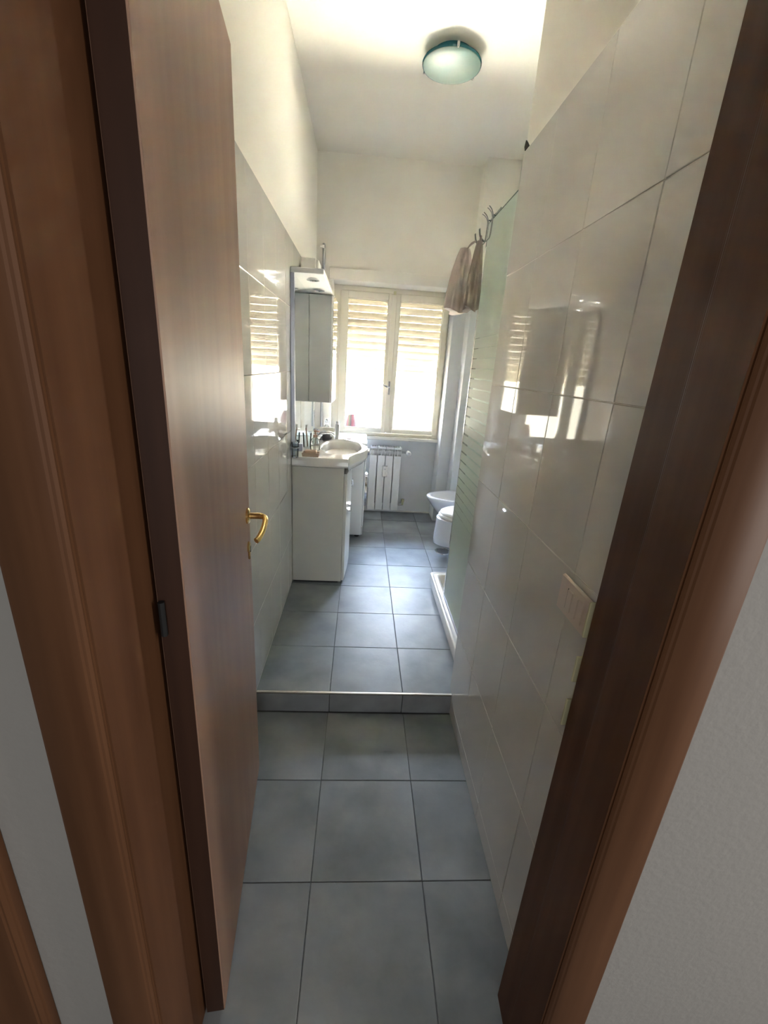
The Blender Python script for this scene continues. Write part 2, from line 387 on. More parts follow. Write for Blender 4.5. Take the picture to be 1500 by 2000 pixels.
sp_ = part('strike_plate', 'dull_brass', fr, lambda bm: [box(bm, 0.404, 0.428, 0.6235, 0.629, z0, z1, 0.0015) for z0, z1 in ((1.062, 1.132), (0.968, 1.022), (0.868, 0.928))] and
     [box(bm, 0.4165, 0.426, 0.627, 0.631, 0.868, 1.13)])
tag(sp_, 'greenish brass strike plate')
part('plate_notch', 'dark', sp_, lambda bm: [box(bm, 0.417, 0.4225, 0.6225, 0.6236, z, z + 0.012) for z in (1.098, 0.998)])
# second frame further left in the hall
fr2 = thing('trim_3', 'dark brown upright board of another door frame, lower left corner', 'door frame', (-0.55, 0.45, 0), kind='structure')
part('architrave', 'frame_wood', fr2, prism([(-0.60, 0.462), (-0.60, 0.436), (-0.497, 0.436), (-0.487, 0.443), (-0.487, 0.462)], 0, 2.27), True, 30)
part('jamb', 'frame_wood', fr2, B(-0.66, -0.602, 0.442, 0.46, 0, 2.2))

door = thing('door_1', 'plain pinkish brown wooden door standing open on the left', 'door', (-0.261, 0.607, 0.0), kind='structure')
ang = math.atan2(-0.068, 0.668)
door.rotation_euler = (0, 0, 0)
ca, sa = math.cos(-ang), math.sin(-ang)
LEN = 0.668
def dl(name, m, build, parent=None, smooth=False, angle=None):
    """door part in door coordinates: u along leaf, v out of the visible face, z up"""
    bm = NB(); build(bm)
    R_ = Matrix.Rotation(math.radians(90) - ang, 4, 'Z')
    bmesh.ops.transform(bm, matrix=R_, verts=bm.verts[:])
    return obj(name, bm, m, parent or door, smooth, angle)
leaf = dl('leaf', 'door_wood', lambda bm: box(bm, 0, LEN, 0, 0.042, 0.008, 2.155, 0.002))
part_edge = dl('edge_band', 'dark_wood', lambda bm: box(bm, -0.0012, 0.0003, 0.002, 0.040, 0.010, 2.150), leaf)
dl('hinge', 'dark', lambda bm: lathe(bm, [(0.005, 0), (0.005, 0.06)], -0.006, 0.034, 1.065, 10))
hnd = dl('handle', 'brass', lambda bm: (
    lathe(bm, [(0.0, 0.0), (0.024, 0.0), (0.024, -0.005), (0.019, -0.009), (0.0, -0.009)], 0.618, 0, 1.045, 20, 'y', False, False),
    tube(bm, smooth_pts([(0.618, -0.006, 1.045), (0.618, -0.034, 1.045), (0.612, -0.05, 1.044), (0.592, -0.056, 1.040), (0.55, -0.054, 1.028), (0.515, -0.046, 1.016), (0.505, -0.040, 1.012)], 5),
         [0.0095] * 8 + [0.0085] * 23, 10)), None, True)
tag(hnd, 'polished brass lever handle')
esc = dl('escutcheon', 'brass', lambda bm: (lathe(bm, [(0.0, 0.0), (0.017, 0.0), (0.017, -0.004), (0.013, -0.007), (0.0, -0.007)], 0.618, 0, 0.945, 16, 'y', False, False),
                                            box(bm, 0.612, 0.624, -0.006, 0.0, 0.905, 0.945, 0.002)), None, True)
tag(esc, 'small brass keyhole cover')
dl('keyhole', 'dark', lambda bm: box(bm, 0.6165, 0.6195, -0.0078, -0.005, 0.928, 0.948), esc)

# ------------------------------------------------------------------ window (window_1), shutter, outside
win = thing('window_1', 'cream painted double casement window over the radiator', 'window', (0.235, 4.13, 0.86), kind='structure')
def frame(bm):
    y0, y1 = 4.105, 4.175
    box(bm, -0.27, -0.205, y0, y1, 0.862, 2.125, 0.003); box(bm, 0.685, 0.745, y0, y1, 0.862, 2.125, 0.003)
    box(bm, -0.205, 0.685, y0, y1, 2.085, 2.125, 0.003); box(bm, -0.205, 0.685, y0, y1, 0.862, 0.888, 0.003)
part('frame', 'winwood', win, frame)
part('sill', 'marble', win, B(-0.27, 0.757, 4.055, 4.25, 0.832, 0.862, bev=0.004))
def sash(x0, x1, l, r):
    zb, zt = 0.893, 2.082; y0, y1 = 4.085, 4.14
    def f_(bm):
        box(bm, x0, x0 + l, y0, y1, zb, zt, 0.003); box(bm, x1 - r, x1, y0, y1, zb, zt, 0.003)
        box(bm, x0 + l, x1 - r, y0, y1, zt - 0.055, zt, 0.003); box(bm, x0 + l, x1 - r, y0, y1, zb, zb + 0.036, 0.003)
        # inner glazing bead
        for a, b, cc, d in ((x0 + l, x0 + l + .006, zb + .036, zt - .055), (x1 - r - .006, x1 - r, zb + .036, zt - .055), (x0 + l, x1 - r, zt - .061, zt - .055), (x0 + l, x1 - r, zb + .036, zb + .042)):
            box(bm, a, b, 4.095, 4.11, cc, d)
    sh = part('sash', 'winwood', win, f_)
    part('pane', 'pane', sh, B(x0 + l - 0.004, x1 - r + 0.004, 4.112, 4.116, zb + 0.03, zt - 0.05))
    return sh
sash(-0.215, 0.242, 0.064, 0.044); s2 = sash(0.246, 0.728, 0.054, 0.048)
part('cover_strip', 'winwood', s2, B(0.222, 0.268, 4.071, 4.085, 0.90, 2.075, bev=0.003))
part('bolt_keep', 'dull_brass', s2, B(0.236, 0.258, 4.066, 4.084, 2.072, 2.10, bev=0.002))
part('window_handle', 'chrome', s2, lambda bm: (box(bm, 0.238, 0.256, 4.064, 4.071, 1.245, 1.365, 0.003), tube(bm, [(0.247, 4.066, 1.31), (0.247, 4.03, 1.31)], 0.007),
     tube(bm, smooth_pts([(0.247, 4.03, 1.31), (0.225, 4.022, 1.318), (0.19, 4.022, 1.335)], 4), 0.0075)), True)

shut = thing('roller_shutter', 'cream slatted roller shutter half lowered outside the window', 'shutter', (0.235, 4.245, 1.46))
pitch_ = 0.0600
def slat_bm(bm):
    prof = []
    for k in range(7):
        t = k / 6; prof.append((-0.007 * math.sin(math.pi * t) - 0.001, -0.0290 + 0.0562 * t))
    bk = [(y + 0.0035, z) for y, z in reversed(prof)]
    loft(bm, [[(x, y, z) for y, z in prof + bk] for x in (-0.488, 0.49)])
me0 = part('slat', 'slat', shut, slat_bm, True, 50).data
D.objects.remove(D.objects['slat'])
smesh = D.meshes.new('slat'); bm = NB(); slat_bm(bm); bmesh.ops.recalc_face_normals(bm, faces=bm.faces[:]); bm.to_mesh(smesh); bm.free()
smesh.materials.append(P['slat'])
for p in smesh.polygons: p.use_smooth = True
smesh.set_sharp_from_angle(angle=math.radians(50))
for k in range(11):
    o = inst('slat', smesh, (0, random.uniform(-.001, .001), 0.030 + pitch_ * k), shut)
    o.rotation_euler = (0, random.uniform(-.0015, .0015), 0)
part('bottom_bar', 'slat', shut, B(-0.253, 0.725, 4.236, 4.250, 1.425, 1.462, bev=0.004))
for gx in (-0.2695, 0.7265):
    part('guide', 'balcony', shut, B(gx, gx + 0.018, 4.228, 4.262, 0.864, 2.12))

# balcony and facade across the street
def balc(bm):
    box(bm, -2.5, 3.0, 4.27, 5.75, -0.12, 0.05); box(bm, -2.5, 3.0, 5.6, 5.75, 0.05, 0.70, 0.01)
bal = obj('balcony', NB(), 'balcony'); bm = NB(); balc(bm); bal.data.clear_geometry(); bm.to_mesh(bal.data); bm.free()
tag(bal, 'pale rendered balcony with solid parapet outside the window', 'balcony', kind='structure')
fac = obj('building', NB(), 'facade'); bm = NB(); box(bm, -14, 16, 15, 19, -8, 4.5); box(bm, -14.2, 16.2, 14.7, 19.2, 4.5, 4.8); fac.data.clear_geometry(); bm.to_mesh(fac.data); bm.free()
tag(fac, 'sunlit cream building across the street, bleached by glare', 'building')
grd = obj('ground', NB(), 'street'); bm = NB(); box(bm, -60, 60, 5.8, 80, -8.2, -8.0); grd.data.clear_geometry(); bm.to_mesh(grd.data); bm.free()
tag(grd, 'pale street far below the window', 'ground', kind='structure')
def cush(bm):
    n = 14; rings = []
    for i in range(n + 1):
        z = i / n; ww = 0.082 * (1 - 0.55 * z ** 2.2) * (0.86 + 0.14 * math.sin(math.pi * min(1, z * 2.5)))
        dd = 0.05 * math.sqrt(max(0.02, math.sin(math.pi * (0.08 + 0.88 * z))))
        rings.append([(-0.090 + 0.8 * ww * math.cos(a), 4.200 + 0.45 * dd * math.sin(a), 0.8625 + 0.175 * z) for a in [2 * math.pi * k / 20 for k in range(20)]])
    loft(bm, rings)
cu = obj('cloth_bundle', NB(), 'cushion', None); bm = NB(); cush(bm); bmesh.ops.recalc_face_normals(bm, faces=bm.faces[:]); cu.data.clear_geometry(); bm.to_mesh(cu.data); bm.free()
for p in cu.data.polygons: p.use_smooth = True
tag(cu, 'pink striped cloth bundle on the outer sill behind lower left pane', 'cloth')

# ------------------------------------------------------------------ ceiling lamp
lx, ly = 0.375, 2.73
lamp = thing('ceiling_lamp', 'round teal glass ceiling lamp, switched off', 'lamp', (lx, ly, CE))
part('base', 'lamprim', lamp, lambda bm: lathe(bm, [(0.10, 0), (0.10, -0.022), (0.132, -0.034)], lx, ly, CE, 40), True)
part('glass_shade', 'lampglass', lamp, lambda bm: lathe(bm, [(0.140, -0.038), (0.144, -0.042), (0.142, -0.047), (0.13, -0.053), (0.10, -0.060), (0.06, -0.064), (0.02, -0.0655), (0.0008, -0.066)], lx, ly, CE, 48), True)
part('rim', 'lamprim', lamp, lambda bm: lathe(bm, [(0.130, -0.032), (0.146, -0.034), (0.1475, -0.040), (0.1445, -0.046), (0.1415, -0.042)], lx, ly, CE, 48, cap0=False, cap1=False), True)
for a in (-1.55, 0.55, 2.64):
    part('clip', 'chrome', lamp, lambda bm: box(bm, lx + 0.146 * math.cos(a) - .006, lx + 0.146 * math.cos(a) + .006, ly + 0.146 * math.sin(a) - .006, ly + 0.146 * math.sin(a) + .006, CE - 0.050, CE - 0.028, 0.002))

# ------------------------------------------------------------------ vanity cabinet, washbasin top
van = thing('vanity_cabinet', 'white bathroom vanity cabinet under the washbasin', 'cabinet', (-0.24, 2.97, S))
part('side_panel', 'cab_side', van, B(-0.401, -0.085, 2.575, 2.593, S + 0.012, 0.885, bev=0.002))
part('side_panel', 'cab_side', van, B(-0.401, -0.085, 3.357, 3.375, S + 0.012, 0.885, bev=0.002))
part('back_panel', 'cab_side', van, B(-0.401, -0.392, 2.593, 3.357, S + 0.012, 0.885))
part('bottom_panel', 'cab_side', van, B(-0.392, -0.085, 2.593, 3.357, S + 0.012, S + 0.03))
part('plinth', 'dark', van, B(-0.395, -0.105, 2.585, 3.37, S, S + 0.013))
def bow(y):       # bowed front
    t = (y - 2.975) / 0.4; return 0.022 * (1 - t * t)
def vdoor(y0, y1, name='cabinet_door'):
    def f_(bm):
        n = 8; rings = []
        for k in range(n + 1):
            y = y0 + (y1 - y0) * k / n
            rings.append([(-0.083, y, S + 0.02), (-0.068 + bow(y), y, S + 0.02), (-0.066 + bow(y), y, S + 0.03), (-0.066 + bow(y), y, 0.84), (-0.068 + bow(y), y, 0.85), (-0.083, y, 0.85)])
        loft(bm, rings)
    return part(name, 'white', van, f_, True, 40)
for y0, y1, yh in ((2.578, 2.972, 2.66), (2.978, 3.372, 3.29)):
    dr = vdoor(y0, y1)
    part('handle', 'chrome', dr, lambda bm: (box(bm, -0.066 + bow(yh), -0.043 + bow(yh), yh - 0.03, yh + 0.03, 0.628, 0.640, 0.003), box(bm, -0.066 + bow(yh), -0.043 + bow(yh), yh - 0.03, yh + 0.03, 0.590, 0.602, 0.003),
                                      box(bm, -0.05 + bow(yh), -0.043 + bow(yh), yh - 0.03, yh + 0.03, 0.595, 0.636, 0.003)))
# washbasin: countertop slab with belly and sunken bowl
ZT = 0.945
basin = thing('washbasin', 'white ceramic countertop washbasin with rounded belly', 'washbasin', (-0.2, 2.97, 0.886))
bcx, bcy, bax, bay = -0.125, 2.97, 0.135, 0.285
def front_x(y):
    t = (y - 2.97) / 0.36
    return -0.062 + (0.122 * (math.cos(math.pi * max(-1, min(1, t))) * 0.5 + 0.5) ** 0.8 if abs(t) < 1 else 0)
def outline(n=64):
    pts = []
    for k in range(n):
        a = 2 * math.pi * k / n; dx, dy = math.cos(a), math.sin(a)
        best = None; t = 0.02
        while t < 1.0:
            x, y = bcx + dx * t, bcy + dy * t
            if x < -0.3995 or y < 2.565 or y > 3.3795 or x > front_x(y): break
            t += 0.0015
        pts.append((bcx + dx * t, bcy + dy * t))
    return pts
def basin_top(bm):
    n = 96
    O = outline(n)
    for cor in ((-0.4, 2.565), (-0.4, 3.38), (-0.062, 2.565), (-0.062, 3.38)):
        i = min(range(n), key=lambda k: (O[k][0] - cor[0]) ** 2 + (O[k][1] - cor[1]) ** 2); O[i] = cor
    def ell(q, z, sh=0.0): return [(bcx + sh + bax * q * math.cos(2 * math.pi * k / n), bcy + bay * q * math.sin(2 * math.pi * k / n), z) for k in range(n)]
    def off(d, z): return [(x + (bcx - x) * d, y + (bcy - y) * d, z) for x, y in O]
    rings = [off(0.10, 0.886), off(0.0, 0.890), off(0.0, ZT - 0.006), off(0.012, ZT), 
             ell(1.09, ZT + 0.001), ell(1.05, ZT + 0.004), ell(1.0, ZT - 0.001), ell(0.97, ZT - 0.015), ell(0.93, ZT - 0.05), ell(0.8, ZT - 0.10), ell(0.55, ZT - 0.125), ell(0.2, ZT - 0.132), ell(0.03, ZT - 0.134)]
    loft(bm, rings)
part('basin', 'ceramic', basin, basin_top, True, 50)
def belly(bm):
    # underside of the bowl hanging in front of the cabinet doors
    n = 28; rings = []
    for q, z in ((1.0, 0.892), (0.97, 0.878), (0.84, 0.855), (0.6, 0.838), (0.25, 0.830)):
        ring = []
        for k in range(n + 1):
            y = 2.63 + 0.68 * k / n
            x = -0.062 + (front_x(y) + 0.062 - 0.004) * q + (0.0 if q == 1 else 0)
            ring.append((max(x, -0.060), 2.97 + (y - 2.97) * (0.55 + 0.45 * q), z))
        ring += [(-0.064, ring[-1][1], z), (-0.064, ring[0][1], z)]
        rings.append(ring)
    loft(bm, rings)
part('belly', 'ceramic', basin, belly, True, 50)
part('drain', 'chrome', basin, lambda bm: lathe(bm, [(0.0, 0), (0.02, 0), (0.02, 0.004), (0.0, 0.004)], bcx, bcy, ZT - 0.134, 16, cap0=False, cap1=False), True)
part('overflow', 'chrome', basin, lambda bm: lathe(bm, [(0.0, 0), (0.011, 0), (0.011, -0.004), (0.0, -0.004)], bcx + 0.128, bcy, ZT - 0.045, 14, 'x', False, False), True)

fau = thing('faucet', 'chrome single lever basin mixer tap behind the bowl', 'faucet', (-0.305, 3.02, ZT))
part('body', 'chrome', fau, lambda bm: lathe(bm, [(0.026, 0), (0.026, 0.006), (0.021, 0.012), (0.021, 0.075), (0.017, 0.082)], -0.305, 3.02, ZT, 20), True)
part('spout', 'chrome', fau, lambda bm: tube(bm, smooth_pts([(-0.30, 3.02, ZT + 0.05), (-0.26, 3.02, ZT + 0.082), (-0.205, 3.02, ZT + 0.084), (-0.178, 3.02, ZT + 0.066)], 5), 0.012, 12), True)
part('lever', 'chrome', fau, lambda bm: (lathe(bm, [(0.018, 0.082), (0.02, 0.09), (0.018, 0.108), (0.006, 0.113)], -0.305, 3.02, ZT, 18), tube(bm, [(-0.30, 3.02, ZT + 0.102), (-0.245, 3.02, ZT + 0.125)], [0.008, 0.005], 10)), True)

# things on the washbasin top (near corner)
sd_ = thing('soap_dish', 'beige soap dish with a soap bar, near corner of washbasin', 'soap dish', (-0.292, 2.615, ZT))
part('dish', 'soapdish', sd_, lambda bm: loft(bm, [[(-0.292 + a * q, 2.615 + b * q, ZT + z) for a, b in ((-.052, -.036), (.052, -.036), (.052, .036), (-.052, .036))] for q, z in ((0.93, 0.0), (1.0, 0.022), (0.93, 0.022), (0.88, 0.012))]))
sb = obj('soap_bar', NB(), 'soap'); bm = NB(); box(bm, -0.331, -0.256, 2.592, 2.638, ZT + 0.0125, ZT + 0.036, 0.010, 3); sb.data.clear_geometry(); bm.to_mesh(sb.data); bm.free()
tag(sb, 'peach coloured soap bar lying in the beige dish', 'soap')
def bottle(cx, cyy, label, h, r, bodym):
    b_ = thing('soap_dispenser', label, 'bottle', (cx, cyy, ZT))
    bd = part('bottle', bodym, b_, lambda bm: lathe(bm, [(r * .9, 0), (r, 0.006), (r, h * .62), (r * .92, h * .78), (r * .62, h * .92), (0.012, h * .97), (0.012, h)], cx, cyy, ZT, 24), True)
    part('liquid', 'liquid', bd, lambda bm: lathe(bm, [(r * .82, 0.004), (r * .9, 0.008), (r * .9, h * .42)], cx, cyy, ZT, 20), True)
    pm = part('pump', 'amber', b_, lambda bm: (lathe(bm, [(0.014, h), (0.014, h + 0.016), (0.006, h + 0.018), (0.005, h + 0.034)], cx, cyy, ZT, 16), lathe(bm, [(0.011, h + 0.034), (0.011, h + 0.044)], cx, cyy, ZT, 16)), True)
    part('nozzle', 'amber', pm, lambda bm: tube(bm, [(cx, cyy, ZT + h + 0.04), (cx + 0.028, cyy - 0.012, ZT + h + 0.037)], [0.006, 0.004], 8), True)
    return b_
bottle(-0.285, 2.80, 'clear pump soap dispenser with brown pump behind the soap dish', 0.085, 0.032, 'clear')
gl_ = thing('tumbler', 'small clear tumbler against the mirror beside the dispenser', 'glass', (-0.345, 2.86, ZT))
part('cup', 'clear', gl_, lambda bm: lathe(bm, [(0.024, 0), (0.030, 0.10), (0.027, 0.10), (0.022, 0.006)], -0.345, 2.86, ZT, 20), True)
tb = thing('toothbrush', 'dark toothbrush leaning in the tumbler', 'toothbrush', (-0.345, 2.86, ZT + 0.01))
part('handle', 'amber', tb, lambda bm: tube(bm, [(-0.340, 2.852, ZT + 0.012), (-0.355, 2.872, ZT + 0.145)], 0.0045, 8), True)
part('bristles', 'card', tb, B(-0.358, -0.345, 2.866, 2.876, ZT + 0.128, ZT + 0.15))
hb = thing('hair_brush', 'dark round hair brush lying behind the soap dispenser', 'brush', (-0.30, 3.16, ZT))
part('handle', 'brush', hb, lambda bm: tube(bm, smooth_pts([(-0.33, 3.07, ZT + 0.008), (-0.30, 3.11, ZT + 0.010), (-0.27, 3.15, ZT + 0.022)], 4), [0.007] * 9, 10), True)
part('head', 'brush', hb, lambda bm: tube(bm, [(-0.272, 3.147, ZT + 0.024), (-0.265, 3.16, ZT + 0.025), (-0.222, 3.22, ZT + 0.025), (-0.214, 3.232, ZT + 0.024)], [0.012, 0.023, 0.023, 0.012], 14), True)
bx = thing('toiletry_box', 'small grey white box standing at the far end of washbasin', 'box', (-0.235, 3.27, ZT))
part('carton', 'card', bx, B(-0.275, -0.195, 3.245, 3.30, ZT, ZT + 0.085, bev=0.003))
part('flap', 'card', bx, B(-0.274, -0.196, 3.238, 3.245, ZT + 0.06, ZT + 0.088, bev=0.001))
ca_ = thing('spray_can', 'slim white spray can beside the box at far end', 'can', (-0.172, 3.30, ZT))
part('can', 'enamel', ca_, lambda bm: lathe(bm, [(0.015, 0), (0.016, 0.004), (0.016, 0.105), (0.011, 0.112)], -0.172, 3.30, ZT, 18), True)
part('cap', 'chrome', ca_, lambda bm: lathe(bm, [(0.0115, 0.112), (0.012, 0.13), (0.009, 0.134)], -0.172, 3.30, ZT, 18), True)
cr = thing('perfume_bottle', 'tall clear bottle with chrome top beside the tap', 'bottle', (-0.255, 3.335, ZT))
part('flask', 'clear', cr, lambda bm: lathe(bm, [(0.017, 0), (0.018, 0.004), (0.018, 0.085), (0.008, 0.10)], -0.255, 3.335, ZT, 16), True)
part('stopper', 'chrome', cr, lambda bm: lathe(bm, [(0.009, 0.10), (0.013, 0.11), (0.013, 0.135), (0.006, 0.142)], -0.255, 3.335, ZT, 16), True)

# ------------------------------------------------------------------ mirror, light canopy, wall cabinet
XM = -0.383
mir = thing('mirror', 'tall frameless wall mirror with grey metal edge above washbasin', 'mirror', (-0.392, 2.97, 0.955))
part('backing', 'alu', mir, B(-0.402, XM - 0.004, 2.572, 3.562, 0.952, 1.925, bev=0.001))
part('glass', 'mirror', mir, B(XM - 0.004, XM, 2.578, 3.56, 0.954, 1.923))
part('edge_profile', 'alu', mir, B(-0.402, XM + 0.003, 2.562, 2.574, 0.952, 1.927, bev=0.001))
can = thing('light_canopy', 'white mirror canopy with round downlights', 'light', (-0.30, 2.97, 1.93))
part('panel', 'white', can, B(-0.402, -0.226, 2.56, 3.575, 1.928, 1.954, bev=0.003))
for yy in (2.72, 3.08):
    sp1 = part('downlight', 'chrome', can, lambda bm: lathe(bm, [(0.034, 0), (0.036, -0.006), (0.028, -0.008), (0.025, -0.002)], -0.30, yy, 1.926, 24), True)
    part('lens', 'clear', sp1, lambda bm: lathe(bm, [(0.024, -0.003), (0.020, -0.005), (0.001, -0.006)], -0.30, yy, 1.926, 20), True)
wc = thing('wall_cabinet', 'tall wall cabinet on the mirror, shaded grey, by the window', 'cabinet', (-0.30, 3.29, 1.21))
part('body', 'cab_shaded', wc, B(XM + 0.001, -0.232, 3.25, 3.57, 1.212, 1.924, bev=0.002))
wd = part('door', 'white', wc, lambda bm: loft(bm, [[(-0.231, 3.248, z), (-0.218, 3.248, z), (-0.209, 3.572, z), (-0.231, 3.572, z)] for z in (1.212, 1.922)]))
part('mirror_front', 'mirror', wd, lambda bm: loft(bm, [[(-0.2178, 3.250, z), (-0.2162, 3.250, z), (-0.2072, 3.570, z), (-0.2088, 3.570, z)] for z in (1.215, 1.919)]))
part('knob', 'chrome', wd, lambda bm: lathe(bm, [(0.004, 0), (0.004, 0.008), (0.008, 0.012), (0.008, 0.018), (0.003, 0.02)], -0.216, 3.265, 1.58, 12, 'x'), True)
cb = thing('carton', 'small cream carton lying on top of the mirror canopy', 'box', (-0.345, 2.96, 1.954))
part('box_body', 'card', cb, B(-0.392, -0.305, 2.90, 3.10, 1.954, 2.068, bev=0.003))
part('box_flap', 'card', cb, B(-0.305, -0.290, 2.92, 3.08, 1.956, 2.064, bev=0.002))
ch = thing('tumbler_holder', 'grey clamp holder on the near edge of the mirror', 'holder', (-0.38, 2.55, 1.0))
part('bracket', 'alu', ch, B(-0.400, -0.335, 2.535, 2.560, 0.985, 1.030, bev=0.003))
part('ring', 'chrome', ch, lambda bm: tube(bm, [(-0.372 + 0.024 * math.cos(a), 2.512 + 0.024 * math.sin(a), 1.012) for a in [k * math.pi / 8 for k in range(17)]], 0.004, 8), True)
part('cup', 'clear', ch, lambda bm: lathe(bm, [(0.017, -0.06), (0.021, 0.03), (0.019, 0.03), (0.015, -0.055)], -0.372, 2.512, 1.012, 16), True)
rod = thing('water_pipe', 'thin grey vertical pipe with clip left of the window', 'pipe', (-0.345, 3.88, 0.95))
part('tube', 'pipe', rod, lambda bm: lathe(bm, [(0.011, 0), (0.011, 1.42)], -0.345, 3.882, 0.95, 14), True)
part('clip', 'chrome', rod, lambda bm: (lathe(bm, [(0.0155, 0), (0.0155, 0.022)], -0.345, 3.882, 2.335, 14), box(bm, -0.374, -0.345, 3.872, 3.892, 2.338, 2.354, 0.002)), True)

# ------------------------------------------------------------------ washing machine
wm = thing('washing_machine', 'white front loading washing machine between vanity and window', 'washing machine', (-0.16, 3.64, S))
part('body', 'enamel', wm, B(-0.398, 0.045, 3.392, 3.87, S + 0.02, 0.878, bev=0.006, seg=2))
part('lid', 'enamel', wm, B(-0.399, 0.062, 3.388, 3.874, 0.880, 0.905, bev=0.008, seg=3))
part('front_panel', 'enamel', wm, B(0.046, 0.060, 3.394, 3.868, S + 0.10, 0.76, bev=0.004))
cp = part('control_panel', 'white', wm, B(0.046, 0.064, 3.394, 3.868, 0.765, 0.876, bev=0.005))
part('dial', 'chrome', cp, lambda bm: lathe(bm, [(0.027, 0), (0.025, 0.018), (0.02, 0.022)], 0.064, 3.46, 0.825, 20, 'x'), True)
part('detergent_drawer', 'enamel', cp, B(0.0635, 0.068, 3.68, 3.85, 0.78, 0.865, bev=0.002))
dr = part('porthole', 'chrome', wm, lambda bm: lathe(bm, [(0.15, 0), (0.148, 0.02), (0.125, 0.028), (0.115, 0.01)], 0.060, 3.63, 0.47, 36, 'x', True, False), True)
part('porthole_glass', 'dark', dr, lambda bm: lathe(bm, [(0.114, 0.008), (0.10, 0.02), (0.06, 0.03), (0.002, 0.034)], 0.060, 3.63, 0.47, 32, 'x'), True)
part('kick_plate', 'white', wm, B(0.046, 0.056, 3.394, 3.868, S + 0.025, S + 0.095, bev=0.003))
for xx in (-0.36, 0.01):
    for yy in (3.43, 3.83):
        part('foot', 'dark', wm, lambda bm: lathe(bm, [(0.02, 0), (0.02, 0.008), (0.008, 0.010), (0.008, 0.022)], xx, yy, S, 12))

# ------------------------------------------------------------------ radiator
rad = thing('radiator', 'white four section aluminium radiator under the window', 'radiator', (0.252, 4.06, 0.15))
for k in range(4):
    x0 = 0.100 + 0.0765 * k
    def sec(bm):
        box(bm, x0 + 0.002, x0 + 0.0705, 4.018, 4.026, 0.148, 0.69, 0.002)
        box(bm, x0 + 0.032, x0 + 0.042, 4.026, 4.095, 0.16, 0.74, 0.002)
        for q in (0.006, 0.020, 0.050, 0.064):
            box(bm, x0 + q, x0 + q + 0.004, 4.024, 4.09, 0.20, 0.752)
        box(bm, x0 + 0.002, x0 + 0.0725, 4.086, 4.094, 0.148, 0.75, 0.002)
        for zz in (0.20, 0.715):
            box(bm, x0 + 0.0, x0 + 0.0765, 4.045, 4.075, zz - 0.016, zz + 0.016, 0.003)
        for q in (0.002, 0.028, 0.054):
            box(bm, x0 + q, x0 + q + 0.0185, 4.020, 4.094, 0.762, 0.772, 0.003)
        box(bm, x0 + 0.002, x0 + 0.0725, 4.018, 4.026, 0.752, 0.772, 0.003)
    part('section', 'enamel', rad, sec)
mt = part('heat_meter', 'white', rad, B(0.228, 0.278, 3.995, 4.017, 0.49, 0.595, bev=0.004)); tag(mt, 'small white heat meter')
part('display', 'pipe', mt, B(0.246, 0.260, 3.9945, 3.9955, 0.560, 0.571))
for za, xa in ((0.722, 0.475), (0.20, 0.452)):
    part('pipe', 'pipe', rad, lambda bm: tube(bm, [(0.40, 4.06, za), (xa, 4.06, za), (xa + 0.003, 4.118, za)], 0.009, 10), True)
part('valve_knob', 'white', rad, lambda bm: lathe(bm, [(0.012, 0.055), (0.016, 0.05), (0.023, 0.0), (0.023, -0.03), (0.017, -0.04)], 0.468, 4.03, 0.722, 16, 'y'), True)
part('lockshield', 'dull_brass', rad, lambda bm: lathe(bm, [(0.011, 0), (0.011, 0.03), (0.015, 0.034), (0.015, 0.055), (0.008, 0.058)], 0.452, 4.06, 0.20, 14), True)
for xx in (0.138, 0.367):
    part('bracket', 'pipe', rad, B(xx - 0.006, xx + 0.006, 4.09, 4.121, 0.69, 0.70))

# ------------------------------------------------------------------ bidet, toilet, floor drain
def oval(cx, cyy, z, L0, W, n=40, tip=1.0, back=0.0):
    """plan outline: round nose towards -X, straight towards the wall"""
    pts = []
    for k in range(n):
        a = 2 * math.pi * k / n
        u = math.cos(a); v = math.sin(a)
        x = cx - L0 * u if u > 0 else cx - (back) * u
        pts.append((x, cyy + W * math.copysign(abs(v) ** (1.0 if u > 0 else 0.45), v), z))
    return pts
def sanitary(bm, yc, zt, tip, wall, W, prof, bowl):
    cx = tip + 0.30; back = wall - cx
    rings = []
    for q, wq, z in prof:       # q: nose length factor
        rings.append(oval(cx, yc, z, 0.30 * q, W * wq, back=back))
    if bowl:
        for q, wq, z in bowl:
            rings.append(oval(cx, yc, z, 0.30 * q, W * wq, back=back * 0.45 * min(1, wq / 0.8)))
    loft(bm, rings)
WALLX = 1.148
bid = thing('bidet', 'white wall hung bidet, far one beyond the toilet', 'bidet', (0.87, 3.54, 0.17))
part('bowl', 'lavender', bid, lambda bm: sanitary(bm, 3.545, 0.47, 0.600, WALLX, 0.178,
     [(0.28, 0.42, 0.185), (0.34, 0.5, 0.20), (0.52, 0.66, 0.26), (0.80, 0.88, 0.36), (0.95, 0.97, 0.42), (1.0, 1.0, 0.447), (1.0, 1.0, 0.458), (0.985, 0.985, 0.463)],
     [(0.90, 0.86, 0.463), (0.87, 0.83, 0.455), (0.74, 0.70, 0.41), (0.45, 0.45, 0.36), (0.1, 0.1, 0.35)]), True, 60)
part('tap', 'chrome', bid, lambda bm: (lathe(bm, [(0.022, 0), (0.018, 0.01), (0.018, 0.07)], 1.05, 3.545, 0.462, 16), tube(bm, [(1.05, 3.545, 0.51), (0.97, 3.545, 0.53)], 0.010, 10), tube(bm, [(1.05, 3.545, 0.53), (1.075, 3.545, 0.575)], [0.012, 0.006], 10)), True)
wcx = thing('toilet', 'white wall hung toilet with closed lid beside shower tray', 'toilet', (0.88, 3.10, 0.17))
